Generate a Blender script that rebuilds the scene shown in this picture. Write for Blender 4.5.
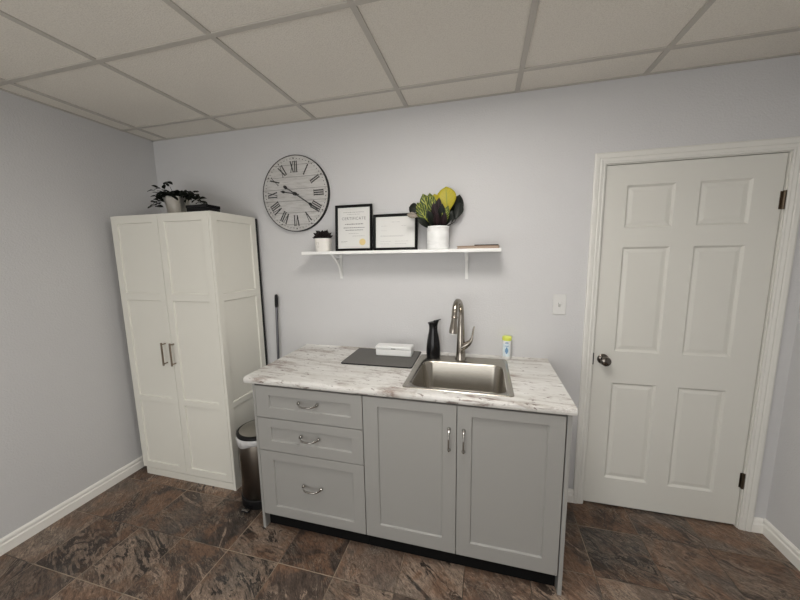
import bpy, bmesh, math, random
from mathutils import Vector, Matrix
random.seed(7)
R = math.radians
S = bpy.context.scene
C = bpy.context.scene.collection
for o in list(bpy.data.objects): bpy.data.objects.remove(o)

# ------------------------------------------------------------------ camera
yaw, pit, rol = R(-14.6966), R(-7.9132), R(-0.8615)
fw = Vector((math.sin(yaw)*math.cos(pit), math.cos(yaw)*math.cos(pit), math.sin(pit)))
rt = Vector((math.cos(yaw), -math.sin(yaw), 0)); up = rt.cross(fw)
r2 = rt*math.cos(rol)+up*math.sin(rol); u2 = -rt*math.sin(rol)+up*math.cos(rol)
cd = bpy.data.cameras.new('camera'); cam = bpy.data.objects.new('camera', cd); C.objects.link(cam)
M = Matrix((r2, u2, -fw)).transposed().to_4x4(); M.translation = Vector((2.4802, -2.045, 1.5582))
cam.matrix_world = M
cd.sensor_width = 36; cd.lens = 320.3717*36/800; cd.clip_start = .02
S.camera = cam
# ------------------------------------------------------------------ world, exposure
w = bpy.data.worlds.new('world'); S.world = w; w.use_nodes = True
w.node_tree.nodes['Background'].inputs[0].default_value = (.5, .5, .5, 1)
w.node_tree.nodes['Background'].inputs[1].default_value = .2
S.view_settings.view_transform = 'Standard'; S.view_settings.look = 'None'
S.view_settings.exposure = 0; S.view_settings.gamma = 1; S.view_settings.use_curve_mapping = False
# ceiling lights: (x centre, y centre, strength) of square lights added out of view
LIGHTS = [(2.322, -1.157, 6.6), (2.322, -2.401, 4.4)]
DAY_FILL = 42                              # daylight fill through an opening added to light the room, unseen
LIGHT_COL = (1.0, .955, .90, 1)

W, H, YB = 4.02, 2.455, -3.70          # room width, ceiling height, rear wall

ad = bpy.data.lights.new('added_daylight', 'AREA'); ad.shape = 'RECTANGLE'; ad.size = 1.98; ad.size_y = 1.97; ad.energy = DAY_FILL; ad.color = (1, .99, .97)
ao = bpy.data.objects.new('added_daylight', ad); C.objects.link(ao); ao.location = (1.60, -3.70-.12, 1.05); ao.rotation_euler = (R(90), 0, 0)  # fill lamp added behind the rear opening
# ------------------------------------------------------------------ materials
class NT:
    def __init__(s, name):
        s.m = bpy.data.materials.new(name); s.m.use_nodes = True
        s.t = s.m.node_tree; s.b = s.t.nodes['Principled BSDF']; s.L = s.t.links.new
    def n(s, typ, ins=None, **kw):
        nd = s.t.nodes.new(typ)
        for k, v in kw.items(): setattr(nd, k, v)
        for k, v in (ins or {}).items():
            i = nd.inputs[k]
            if isinstance(v, bpy.types.NodeSocket): s.L(v, i)
            else: i.default_value = v
        return nd
    def math(s, op, a, b=0.0, c=None):
        d = {0: a, 1: b}
        if c is not None: d[2] = c
        return s.n('ShaderNodeMath', d, operation=op).outputs[0]
    def ramp(s, f, stops):
        r = s.n('ShaderNodeValToRGB', {0: f}); e = r.color_ramp.elements
        while len(e) < len(stops): e.new(.5)
        for i, (p, c) in enumerate(stops):
            e[i].position = p; e[i].color = (c[0], c[1], c[2], 1) if not isinstance(c, (int, float)) else (c, c, c, 1)
        return r.outputs[0]
    def mix(s, f, a, b, mode='MIX'):
        m = s.n('ShaderNodeMix', data_type='RGBA', blend_type=mode)
        for i, v in ((0, f), (6, a), (7, b)):
            if isinstance(v, bpy.types.NodeSocket): s.L(v, m.inputs[i])
            else: m.inputs[i].default_value = v if i == 0 else (v[0], v[1], v[2], 1)
        return m.outputs[2]
    def pos(s, scale=(1, 1, 1), rot=(0, 0, 0), loc=(0, 0, 0)):
        tc = s.n('ShaderNodeTexCoord')
        return s.n('ShaderNodeMapping', {0: tc.outputs['Object'], 1: loc, 2: rot, 3: scale}).outputs[0]
    def noise(s, vec, sc, det=4, rough=.55, dist=0):
        return s.n('ShaderNodeTexNoise', {'Vector': vec, 'Scale': sc, 'Detail': det, 'Roughness': rough, 'Distortion': dist}).outputs[0]
    def bump(s, h, st, d):
        b = s.n('ShaderNodeBump', {'Height': h, 'Strength': st, 'Distance': d}); s.L(b.outputs[0], s.b.inputs['Normal'])

def mat(name, col, rough=.5, metal=0, bump=None, var=.04, spec=None, aniso=None):
    t = NT(name); b = t.b
    p = t.pos()
    nz = t.noise(p, 9, 3)
    lo = [c*(1-var) for c in col]; hi = [min(1, c*(1+var)) for c in col]
    t.L(t.mix(nz, lo, hi), b.inputs['Base Color'])
    b.inputs['Roughness'].default_value = rough; b.inputs['Metallic'].default_value = metal
    if spec is not None: b.inputs['Specular IOR Level'].default_value = spec
    if bump: t.bump(t.noise(p, bump[0], 4), bump[1], bump[2])
    return t.m

m_wall = mat('painted_wall', (.605, .605, .610), .75, bump=(110, .5, .004), var=.015)
m_trim = mat('white_trim_paint', (.84, .83, .79), .38, var=.01)
m_casing = mat('casing_paint', (.72, .715, .675), .4, var=.01)
m_door = mat('door_paint', (.675, .67, .625), .42, bump=(90, .06, .001), var=.01)
m_tee = mat('ceiling_grid_metal', (.50, .475, .43), .5, var=.02)
m_ward = mat('wardrobe_white', (.73, .72, .655), .42, var=.01)
m_cab = mat('grey_cabinet_paint', (.305, .303, .288), .45, var=.01)
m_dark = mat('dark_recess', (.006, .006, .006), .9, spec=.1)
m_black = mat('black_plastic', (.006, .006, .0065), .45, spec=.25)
m_blackg = mat('gloss_black', (.005, .005, .006), .2, spec=.35)
m_frame = mat('black_frame', (.004, .004, .004), .45, spec=.15)
m_steel = mat('stainless_steel', (.44, .415, .37), .27, 1, var=.05)
m_nickel = mat('brushed_nickel', (.36, .33, .29), .2, 1)
m_chrome = mat('chrome', (.72, .71, .70), .12, 1)
m_pull = mat('pewter_pull', (.42, .41, .39), .2, 1)
m_bronze = mat('dark_bronze', (.12, .095, .07), .32, 1)
m_wpl = mat('white_plastic', (.82, .83, .82), .35, var=.01)
m_switch = mat('switch_plastic', (.67, .67, .655), .4, var=.01)
m_shelf = mat('white_laminate', (.84, .845, .83), .35, var=.01)
m_cer = mat('white_ceramic', (.80, .78, .74), .3, var=.02)
m_paper = mat('certificate_paper', (.70, .70, .68), .6, var=.02)
m_ink = mat('grey_ink', (.22, .22, .22), .7)
m_gold = mat('gold_seal', (.75, .60, .28), .45, .3)
m_mat = mat('charcoal_microfibre', (.125, .122, .115), .9, bump=(400, .5, .002))
m_soil = mat('soil', (.03, .022, .015), .9, bump=(80, .8, .01))
m_liner = mat('white_bin_liner', (.6, .6, .6), .3)
m_brown = mat('brown_cover', (.27, .17, .11), .5, var=.15)
m_green = mat('yellow_green_cap', (.72, .80, .12), .35)
m_blue = mat('blue_print', (.16, .32, .52), .5)
m_lblue = mat('pale_blue_label', (.72, .82, .86), .4)
m_dgreen = mat('dark_foliage', (.006, .009, .005), .6, spec=.15, var=.4)
m_purple = mat('dark_succulent', (.014, .010, .010), .6, spec=.2, var=.3)
m_binst = mat('bin_steel', (.13, .115, .098), .3, 1, var=.08)
m_gilt = mat('potted_silver', (.70, .68, .64), .3, .9, var=.05)

def ceiling_mat():
    t = NT('ceiling_tile'); p = t.pos()
    a = t.noise(p, 190, 3, .7); b = t.noise(p, 3, 3)
    c = t.ramp(a, [(.35, (.70, .665, .60)), (.55, (.82, .785, .715))])
    c = t.mix(t.math('MULTIPLY', b, .25), c, (.62, .59, .53))
    t.L(c, t.b.inputs['Base Color']); t.b.inputs['Roughness'].default_value = .95
    t.bump(a, .6, .004); return t.m
m_ceil = ceiling_mat()

def floor_mat():
    t = NT('slate_look_floor'); tc = t.n('ShaderNodeTexCoord'); P = tc.outputs['Object']
    sp = t.n('ShaderNodeSeparateXYZ', {0: P})
    G = .3095
    gx = t.math('DIVIDE', t.math('SUBTRACT', sp.outputs[0], 1.487-.3095*20), G)
    gy = t.math('DIVIDE', t.math('SUBTRACT', sp.outputs[1], -.808-.3095*40), G)
    ix, iy = t.math('FLOOR', gx), t.math('FLOOR', gy)
    fx, fy = t.math('FRACT', gx), t.math('FRACT', gy)
    def edge(f): return t.math('SUBTRACT', .5, t.math('ABSOLUTE', t.math('SUBTRACT', f, .5)))
    e = t.math('MINIMUM', edge(fx), edge(fy))
    gr = t.n('ShaderNodeMapRange', {0: e, 1: .004, 2: .009, 3: 1., 4: 0.}).outputs[0]
    cid = t.n('ShaderNodeCombineXYZ', {0: ix, 1: iy, 2: 0.})
    wn = t.n('ShaderNodeTexWhiteNoise', {0: cid.outputs[0]}, noise_dimensions='3D')
    off = t.n('ShaderNodeVectorMath', {0: wn.outputs['Color'], 1: (9, 9, 9)}, operation='MULTIPLY').outputs[0]
    q = t.n('ShaderNodeVectorMath', {0: P, 1: off}, operation='ADD').outputs[0]
    ang = t.math('ADD', .35, t.math('MULTIPLY', wn.outputs['Value'], .7))
    rq = t.n('ShaderNodeVectorRotate', {'Vector': q, 'Angle': ang}, rotation_type='Z_AXIS').outputs[0]
    st = t.n('ShaderNodeMapping', {0: rq, 3: (2.4, 7.5, 1)}).outputs[0]
    n1 = t.noise(st, 2.6, 7, .62, 1.1)
    n2 = t.noise(rq, 5, 5, .6, .8)
    n3 = t.noise(st, 5.5, 8, .7, 2.2)
    def terrace(nz, k, sd):
        h_ = t.math('MULTIPLY', nz, k); fl_ = t.math('FLOOR', h_); fr_ = t.math('FRACT', h_)
        hv = t.n('ShaderNodeTexWhiteNoise', {1: t.math('ADD', t.math('ADD', fl_, sd), t.math('ADD', t.math('MULTIPLY', ix, 7.3), t.math('MULTIPLY', iy, 3.7)))}, noise_dimensions='1D').outputs['Value']
        return hv, t.ramp(fr_, [(0, 1), (.20, 0)]), t.ramp(fr_, [(.70, 0), (1, 1)])
    nA = t.noise(st, 1.55, 8, .68, 1.3)
    hv, dkl, ltl = terrace(nA, 11, 3.1)
    tone = t.math('ADD', t.math('MULTIPLY', hv, .6), t.math('MULTIPLY', n1, .5))
    base = t.ramp(tone, [(.30, (.030, .021, .017)), (.44, (.078, .053, .040)), (.58, (.155, .108, .080)), (.76, (.31, .225, .165))])
    warm = t.mix(t.ramp(n2, [(.46, 0), (.58, .75)]), base, (.20, .105, .058))
    cool = t.mix(t.math('MULTIPLY', t.ramp(t.noise(q, 3.3, 4), [(.52, 0), (.62, 1)]), .45), warm, (.105, .098, .090))
    fine = t.ramp(t.noise(st, 14, 8, .75, 1), [(.35, .35), (.65, 1.6)])
    cool = t.mix(1.0, cool, fine, 'MULTIPLY')
    brk = t.ramp(t.noise(rq, 7, 4), [(.45, 0), (.58, 1)])
    c = t.mix(t.math('MULTIPLY', t.math('MULTIPLY', dkl, brk), .85), cool, (.016, .012, .010))
    c = t.mix(t.math('MULTIPLY', t.math('MULTIPLY', ltl, brk), .65), c, (.46, .37, .28))
    tint = t.math('ADD', .76, t.math('MULTIPLY', wn.outputs['Value'], .35))
    hs = t.n('ShaderNodeHueSaturation', {'Value': tint, 'Color': c, 'Saturation': .93}).outputs[0]
    gcol = t.ramp(t.noise(P, 2.2, 3), [(.46, (.08, .062, .05)), (.60, (.42, .33, .24))])
    c = t.mix(gr, hs, gcol)
    t.L(c, t.b.inputs['Base Color'])
    t.L(t.ramp(n1, [(.3, .42), (.7, .6)]), t.b.inputs['Roughness'])
    h = t.math('SUBTRACT', t.math('ADD', n1, t.math('MULTIPLY', dkl, -.35)), t.math('MULTIPLY', gr, .8))
    t.bump(h, .7, .008); return t.m
m_floor = floor_mat()

def counter_mat():
    t = NT('marbled_laminate'); p = t.pos((1, 1, 1), (0, 0, R(6)))
    st = t.n('ShaderNodeMapping', {0: p, 3: (1.3, 9, 6)}).outputs[0]
    n1 = t.noise(st, 1.8, 6, .6, .9)
    n2 = t.noise(st, 3.6, 8, .68, 1.6)
    n3 = t.noise(p, 3.0, 4)
    base = t.ramp(n1, [(.28, (.44, .41, .37)), (.44, (.64, .63, .60)), (.7, (.77, .765, .745))])
    v = t.ramp(t.math('ABSOLUTE', t.math('SUBTRACT', n2, .5)), [(.0, 1), (.028, 0)])
    msk = t.ramp(n3, [(.47, 0), (.60, 1)])
    c = t.mix(t.math('MULTIPLY', t.math('MULTIPLY', v, t.ramp(t.noise(p, 6, 3), [(.45, 0), (.6, 1)])), .6), base, (.27, .23, .20))
    sp_ = t.ramp(t.noise(t.n('ShaderNodeMapping', {0: p, 3: (3, 9, 9)}).outputs[0], 7, 5, .6, .6), [(.60, 0), (.66, 1)])
    c = t.mix(t.math('MULTIPLY', sp_, .9), c, (.12, .08, .065))
    v2 = t.ramp(t.math('ABSOLUTE', t.math('SUBTRACT', n1, .43)), [(.0, 1), (.05, 0)])
    c = t.mix(t.math('MULTIPLY', t.math('MULTIPLY', v2, msk), .9), c, (.19, .12, .09))
    br = t.ramp(t.noise(st, 5, 7, .68, 1.2), [(.565, 0), (.66, 1)])
    c = t.mix(t.math('MULTIPLY', t.math('MULTIPLY', br, msk), .85), c, (.17, .11, .09))
    t.L(c, t.b.inputs['Base Color']); t.b.inputs['Roughness'].default_value = .33
    t.bump(n2, .05, .001); return t.m
m_count = counter_mat()

def plank_mat():
    t = NT('clock_planks'); tc = t.n('ShaderNodeTexCoord'); P = tc.outputs['Object']
    sp = t.n('ShaderNodeSeparateXYZ', {0: P})
    rz = t.math('SUBTRACT', sp.outputs[2], 0.0)
    g = t.math('DIVIDE', t.math('ADD', rz, .52), .079)
    f = t.math('FRACT', g); idx = t.math('FLOOR', g)
    gap = t.ramp(t.math('SUBTRACT', .5, t.math('ABSOLUTE', t.math('SUBTRACT', f, .5))), [(.0, 1), (.035, 0)])
    st = t.n('ShaderNodeMapping', {0: P, 3: (3, 3, 26)}).outputs[0]
    n = t.noise(st, 4, 6, .6, .5)
    wn = t.n('ShaderNodeTexWhiteNoise', {1: idx}, noise_dimensions='1D').outputs['Value']
    c = t.ramp(n, [(.3, (.50, .485, .455)), (.5, (.68, .665, .64)), (.75, (.76, .75, .73))])
    c = t.mix(t.math('MULTIPLY', wn, .3), c, (.52, .50, .48))
    c = t.mix(t.math('MULTIPLY', gap, .8), c, (.10, .09, .08))
    t.L(c, t.b.inputs['Base Color']); t.b.inputs['Roughness'].default_value = .5
    return t.m
m_plank = plank_mat()

def leaf_mat(name, body, vein, amount, edge=None):
    t = NT(name); uv = t.n('ShaderNodeUVMap').outputs[0]
    sp = t.n('ShaderNodeSeparateXYZ', {0: uv})
    v = t.math('ABSOLUTE', t.math('SUBTRACT', sp.outputs[1], .5))
    mid = t.ramp(v, [(.0, 1), (.05, 0)])
    w_ = t.math('FRACT', t.math('MULTIPLY', t.math('SUBTRACT', sp.outputs[0], t.math('MULTIPLY', v, .5)), 8))
    side = t.ramp(t.math('ABSOLUTE', t.math('SUBTRACT', w_, .5)), [(.0, 1), (amount, 0)])
    nz = t.ramp(t.noise(t.pos(), 30, 3), [(.4, .3), (.6, 1)])
    k = t.math('MAXIMUM', mid, t.math('MULTIPLY', side, nz))
    c = t.mix(k, body, vein)
    t.L(c, t.b.inputs['Base Color']); t.b.inputs['Roughness'].default_value = .42; t.b.inputs['Specular IOR Level'].default_value = .22
    return t.m
m_lyel = leaf_mat('yellow_leaf', (.40, .34, .025), (.19, .24, .035), .10)
m_lvar = leaf_mat('variegated_leaf', (.030, .055, .014), (.46, .48, .08), .3)
m_ldark = leaf_mat('dark_leaf', (.006, .009, .006), (.02, .024, .014), .1)
m_lpurp = leaf_mat('purple_leaf', (.014, .008, .009), (.07, .035, .04), .08)
m_lpale = leaf_mat('pale_pink_leaf', (.16, .15, .11), (.45, .36, .32), .2)

def glass_mat():
    t = NT('clock_glass'); o = t.t.nodes['Material Output']
    tr = t.n('ShaderNodeBsdfTransparent', {0: (1, 1, 1, 1)}); gl = t.n('ShaderNodeBsdfGlossy', {0: (1, 1, 1, 1), 1: .03})
    fr = t.n('ShaderNodeFresnel', {0: 1.45})
    mx = t.n('ShaderNodeMixShader', {0: fr.outputs[0], 1: tr.outputs[0], 2: gl.outputs[0]})
    t.L(mx.outputs[0], o.inputs[0]); return t.m
m_glass = glass_mat()
def emit_mat(name, col, s):
    t = NT(name); e = t.n('ShaderNodeEmission', {0: col, 1: s}); t.L(e.outputs[0], t.t.nodes['Material Output'].inputs[0]); return t.m


def box(bm, x0, x1, y0, y1, z0, z1, mtx=None):
    vs = [bm.verts.new((x, y, z)) for x in (x0, x1) for y in (y0, y1) for z in (z0, z1)]
    if mtx: [setattr(v, 'co', mtx @ v.co) for v in vs]
    for f in ((0,1,3,2), (4,6,7,5), (0,4,5,1), (2,3,7,6), (0,2,6,4), (1,5,7,3)):
        bm.faces.new([vs[i] for i in f])
def loft(bm, rings, caps=(True, True), closed=True):
    L = [[bm.verts.new(p) for p in r] for r in rings]; n = len(L[0])
    for a, b in zip(L, L[1:]):
        for i in range(n if closed else n-1):
            j = (i+1) % n; bm.faces.new((a[i], a[j], b[j], b[i]))
    if caps[0]: bm.faces.new(L[0][::-1])
    if caps[1]: bm.faces.new(L[-1])
def circ(cx, cy, z, r, n=32, ry=None):
    ry = r if ry is None else ry
    return [(cx+r*math.cos(2*math.pi*i/n), cy+ry*math.sin(2*math.pi*i/n), z) for i in range(n)]
def lathe(bm, cx, cy, prof, n=36, caps=(True, True), sy=1):
    loft(bm, [circ(cx, cy, z, r, n, r*sy) for r, z in prof], caps)
def tube(bm, pts, rad, n=12, caps=(True, True)):
    pts = [Vector(p) for p in pts]; rs = rad if isinstance(rad, (list, tuple)) else [rad]*len(pts)
    rings = []; prev = None
    for i, p in enumerate(pts):
        d = (pts[min(i+1, len(pts)-1)]-pts[max(i-1, 0)]).normalized()
        a = prev if prev is not None else (Vector((0, 0, 1)) if abs(d.z) < .9 else Vector((1, 0, 0)))
        a = (a-d*a.dot(d)).normalized(); prev = a; b = d.cross(a)
        rings.append([p+(a*math.cos(2*math.pi*k/n)+b*math.sin(2*math.pi*k/n))*rs[i] for k in range(n)])
    loft(bm, rings, caps)
def bez(p0, p1, p2, p3, n=12):
    p0, p1, p2, p3 = map(Vector, (p0, p1, p2, p3))
    return [p0*(1-t)**3+p1*3*t*(1-t)**2+p2*3*t*t*(1-t)+p3*t**3 for t in [i/n for i in range(n+1)]]
def rrect(x0, x1, y0, y1, z, r, k=6):
    out = []
    for cx, cy, a0 in ((x1-r, y1-r, 0), (x0+r, y1-r, 90), (x0+r, y0+r, 180), (x1-r, y0+r, 270)):
        for i in range(k+1):
            a = R(a0+90*i/k); out.append((cx+r*math.cos(a), cy+r*math.sin(a), z))
    return out
def obj(name, bm, m, parent=None, smooth=None, bevel=None, kind=None, origin=None):
    bmesh.ops.recalc_face_normals(bm, faces=bm.faces[:])
    me = bpy.data.meshes.new(name)
    if smooth is not None:
        for f in bm.faces: f.smooth = True
        for e in bm.edges:
            if len(e.link_faces) == 2 and e.calc_face_angle(0) > R(smooth): e.smooth = False
    if parent is not None:
        mi = parent.matrix_world.inverted(); bm.transform(mi)
    elif origin is not None:
        bm.transform(Matrix.Translation(-Vector(origin)))
    bm.to_mesh(me); bm.free()
    for x in (m if isinstance(m, list) else [m]): me.materials.append(x)
    o = bpy.data.objects.new(name, me); C.objects.link(o)
    if parent is not None: o.parent = parent; o.matrix_world = parent.matrix_world.copy()
    elif origin is not None: o.location = origin
    if bevel:
        b = o.modifiers.new('bevel', 'BEVEL'); b.width = bevel; b.segments = 2; b.limit_method = 'ANGLE'; b.angle_limit = R(40)
    if kind: o['kind'] = kind
    bpy.context.view_layer.update()
    return o
def thing(name, label, cat, loc, group=None):
    o = bpy.data.objects.new(name, None); C.objects.link(o); o.location = loc; o.empty_display_size = .05
    o['label'] = label; o['category'] = cat
    if group: o['group'] = group
    bpy.context.view_layer.update(); return o
def tag(o, label, cat, group=None):
    o['label'] = label; o['category'] = cat
    if group: o['group'] = group
    return o
def B(): return bmesh.new()
def bx(name, dims, m, parent=None, bevel=None, kind=None, origin=None):
    b = B(); box(b, *dims); return obj(name, b, m, parent, bevel=bevel, kind=kind, origin=origin)

# ------------------------------------------------------------------ the room
bx('floor', (-.1, W+.1, YB-.1, .1, -.1, 0), m_floor, kind='structure')
bx('wall_left', (-.1, 0, YB, .1, 0, H+.1), m_wall, kind='structure')
bx('wall_right', (W, W+.1, YB, .1, 0, H+.1), m_wall, kind='structure')
GX0, GX1, GZ = .55, 2.65, 2.10         # opening added in the rear wall for the fill lamp
b = B(); box(b, -.1, GX0, YB-.1, YB, 0, H+.1); box(b, GX1, W+.1, YB-.1, YB, 0, H+.1); box(b, GX0, GX1, YB-.1, YB, GZ, H+.1)
obj('wall_rear', b, m_wall, kind='structure')
b = B()
for (x0, x1, z0, z1) in ((GX0, GX1, 0, .07), (GX0, GX1, GZ-.06, GZ), (GX0, GX0+.06, .07, GZ-.06), (GX1-.06, GX1, .07, GZ-.06), ((GX0+GX1)/2-.05, (GX0+GX1)/2+.05, .07, GZ-.06)):
    box(b, x0, x1, YB-.08, YB-.03, z0, z1)
gd = obj('added_window_1', b, m_trim, kind='structure')  # frame of the added rear opening, never in view
DX0, DX1, DZ = 3.117, 3.893, 2.023
b = B(); box(b, 0, DX0-.012, 0, .1, 0, H+.1); box(b, DX1+.012, W, 0, .1, 0, H+.1); box(b, DX0-.012, DX1+.012, 0, .1, DZ+.012, H+.1)
box(b, DX0-.012, DX1+.012, .09, .1, 0, DZ+.012)
obj('wall_back', b, m_wall, kind='structure')

# ceiling: tiles above, tee grid as its part
TX = [.140+.624*i for i in range(7)]
TY = [-.224-.622*i for i in range(8)]
TX = [.140, .760, 1.388, 2.004, 2.640, 3.258, 3.880]
lights = []
b = B()
xs = [0]+TX+[W]; ys = [0]+TY+[YB]
def is_light(cx, cy): return any(abs(cx-l[0]) < .3 and abs(cy-l[1]) < .3 for l in LIGHTS)
LT = []
for i in range(len(xs)-1):
    for j in range(len(ys)-1):
        x0, x1, y1, y0 = xs[i], xs[i+1], ys[j], ys[j+1]
        if is_light((x0+x1)/2, (y0+y1)/2): LT.append((x0, x1, y0, y1)); continue
        box(b, x0, x1, y0, y1, H+.002, H+.02)
ce = obj('ceiling', b, m_ceil, kind='structure')
bx('ceiling_deck', (-.1, W+.1, YB-.1, .1, H+.1, H+.12), m_dark, ce)
b = B()
for x in TX: box(b, x-.0125, x+.0125, YB, 0, H-.004, H+.006)
for y in TY: box(b, 0, W, y-.0125, y+.0125, H-.0043, H+.006)
obj('ceiling_grid', b, m_tee, ce, bevel=.001)
b = B()
box(b, 0, W, -.014, 0, H-.003, H+.0055); box(b, 0, .014, YB, 0, H-.003, H+.0055); box(b, W-.014, W, YB, 0, H-.003, H+.0055)
obj('wall_angle', b, m_tee, ce)
place = ['nearest the shelf wall', 'nearest the rear wall']
for k, (x0, x1, y0, y1) in enumerate(sorted(LT, key=lambda t: -t[2])):
    t = thing('added_ceiling_light', 'square recessed light panel added out of view to light the room, '+place[k % 2], 'ceiling light', ((x0+x1)/2, (y0+y1)/2, H), 'added ceiling lights')
    b = B(); g = .016
    for d in ((x0+g, x1-g, y0+g, y0+g+.02), (x0+g, x1-g, y1-g-.02, y1-g), (x0+g, x0+g+.02, y0+g+.02, y1-g-.02), (x1-g-.02, x1-g, y0+g+.02, y1-g-.02)):
        box(b, *d, H+.001, H+.03)
    obj('frame', b, m_trim, t)
    bx('diffuser', (x0+g+.02, x1-g-.02, y0+g+.02, y1-g-.02, H+.012, H+.018), emit_mat('added_light_panel', LIGHT_COL, LIGHTS[k][2]*3), t)  # glowing panel added to light the room

# baseboards with a stepped profile
def baseboard(name, p0, p1, n):
    # p0->p1 along the wall, n = inward normal
    prof = [(0, 0), (.015, 0), (.015, .050), (.010, .055), (.0095, .062), (.0115, .067), (.010, .076), (.004, .085), (0, .085)]
    b = B(); p0, p1, n = Vector(p0), Vector(p1), Vector(n)
    loft(b, [[p+n*d+Vector((0, 0, z)) for d, z in prof] for p in (p0, p1)])
    obj(name, b, m_trim, kind='structure')
baseboard('baseboard_left', (0, YB, 0), (0, 0, 0), (1, 0, 0))
baseboard('baseboard_right', (W, YB, 0), (W, 0, 0), (-1, 0, 0))
CW = .057
baseboard('baseboard_back', (.015, 0, 0), (DX0-CW-.002, 0, 0), (0, -1, 0))
baseboard('baseboard_corner', (DX1+CW+.002, 0, 0), (W-.015, 0, 0), (0, -1, 0))
bpy.data.objects['baseboard_corner'].name = 'baseboard_door_side'

# door casing: mitred moulded profile
b = B()
prof = [(0, .0), (0, -.009), (.006, -.0115), (.012, -.0105), (.024, -.0145), (.030, -.0125), (.036, -.0150), (.050, -.0165), (CW, -.014), (CW, 0)]
def cas_ring(path):
    return path
xi0, xi1, zi = DX0-.008, DX1+.008, DZ+.008
rings = []
for (x, z, dx, dz) in ((xi0, 0, -1, 0), (xi0, zi, -1, 1), (xi1, zi, 1, 1), (xi1, 0, 1, 0)):
    rings.append([(x+dx*d, y, z+dz*d) for d, y in prof])
loft(b, rings)
obj('trim_1', b, m_casing, kind='structure')
bpy.data.objects['trim_1']['label'] = 'white moulded casing round the door'
# jamb
b = B(); box(b, DX0-.012, DX0-.003, -.0, .09, 0, DZ+.012); box(b, DX1+.003, DX1+.012, 0, .09, 0, DZ+.012); box(b, DX0-.003, DX1+.003, 0, .09, DZ+.003, DZ+.012)
box(b, DX0-.003, DX0+.010, .047, .06, 0, DZ+.003); box(b, DX1-.010, DX1+.003, .047, .06, 0, DZ+.003)
obj('trim_2', b, m_door, kind='structure')

def panelled(b, x0, x1, z0, z1, yf, th, panels, rec, raised=True, slope=.012):
    """a leaf in the xz plane, front at yf, with recessed (optionally raised-centre) panels"""
    xs_ = sorted({x0, x1, *[p[0] for p in panels], *[p[1] for p in panels]}); zs_ = sorted({z0, z1, *[p[2] for p in panels], *[p[3] for p in panels]})
    V = {}
    def v(x, y, z):
        k = (round(x, 5), round(y, 5), round(z, 5))
        if k not in V: V[k] = b.verts.new((x, y, z))
        return V[k]
    def inp(cx, cz): return any(p[0] < cx < p[1] and p[2] < cz < p[3] for p in panels)
    for i in range(len(xs_)-1):
        for j in range(len(zs_)-1):
            a, c, d, e = xs_[i], xs_[i+1], zs_[j], zs_[j+1]
            if inp((a+c)/2, (d+e)/2): continue
            b.faces.new((v(a, yf, d), v(c, yf, d), v(c, yf, e), v(a, yf, e)))
    for (a, c, d, e) in panels:
        steps = [(0, 0)]
        if raised: steps += [(slope*.85, rec), (slope*1.3, rec), (slope*2.8, rec*.6)]
        else: steps += [(slope, rec)]
        zl = [z for z in zs_ if d <= z <= e]; xl = [x for x in xs_ if a <= x <= c]
        prev = None
        for s, dd in steps:
            rg = [v(a+s, yf+dd, d+s), v(c-s, yf+dd, d+s), v(c-s, yf+dd, e-s), v(a+s, yf+dd, e-s)]
            if prev:
                for k in range(4):
                    q = (k+1) % 4; b.faces.new((prev[k], prev[q], rg[q], rg[k]))
            prev = rg
        b.faces.new(prev)
    # edges and back
    yb = yf+th
    b.faces.new((v(x0, yb, z0), v(x0, yb, z1), v(x1, yb, z1), v(x1, yb, z0)))
    zz = zs_; xx = xs_
    for k in range(len(zz)-1):
        for x in (x0, x1): b.faces.new((v(x, yf, zz[k]), v(x, yf, zz[k+1]), b.verts.new((x, yb, zz[k+1])), b.verts.new((x, yb, zz[k]))))
    for k in range(len(xx)-1):
        for z in (z0, z1): b.faces.new((v(xx[k], yf, z), v(xx[k+1], yf, z), b.verts.new((xx[k+1], yb, z)), b.verts.new((xx[k], yb, z))))
    bmesh.ops.remove_doubles(b, verts=b.verts[:], dist=1e-5)

b = B(); pan = []
for (a, c) in ((3.222, 3.446), (3.552, 3.772)):
    for (d, e) in ((.19, .800), (.990, 1.585), (1.690, 1.915)): pan.append((a, c, d, e))
panelled(b, DX0, DX1, .012, DZ, .008, .038, pan, .011, True, .012)
door = obj('door_1', b, m_door, kind='structure')
door['label'] = 'white six-panel door with a dark knob'
# knob
b = B()
mt = Matrix.Translation((3.166, .008, .94)) @ Matrix.Rotation(R(90), 4, 'X')
lathe(b, 0, 0, [(.030, 0), (.030, .004), (.024, .009), (.012, .012), (.011, .028), (.020, .034), (.027, .044), (.028, .052), (.024, .062), (.014, .067), (.001, .068)], 32)
b.transform(mt); obj('door_knob', b, mat('dark_pewter', (.16, .145, .13), .16, 1), door, smooth=35)
bx('strike_plate', (DX0-.006, DX0-.0005, -.001, .02, .905, .975), m_black, door)
for z0 in (.245, 1.755):
    b = B(); tube(b, [(DX1+.002, -.002, z0), (DX1+.002, -.002, z0+.09)], .0065, 12)
    box(b, DX1-.009, DX1+.002, .0045, .0085, z0+.002, z0+.088); box(b, DX1-.004, DX1+.004, -.002, .008, z0+.002, z0+.088)
    for k in range(3): tube(b, [(DX1+.002, -.002, z0+.018+.027*k), (DX1+.002, -.002, z0+.020+.027*k)], .0072, 12)
    obj('hinge', b, m_bronze, door, smooth=40)

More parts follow.
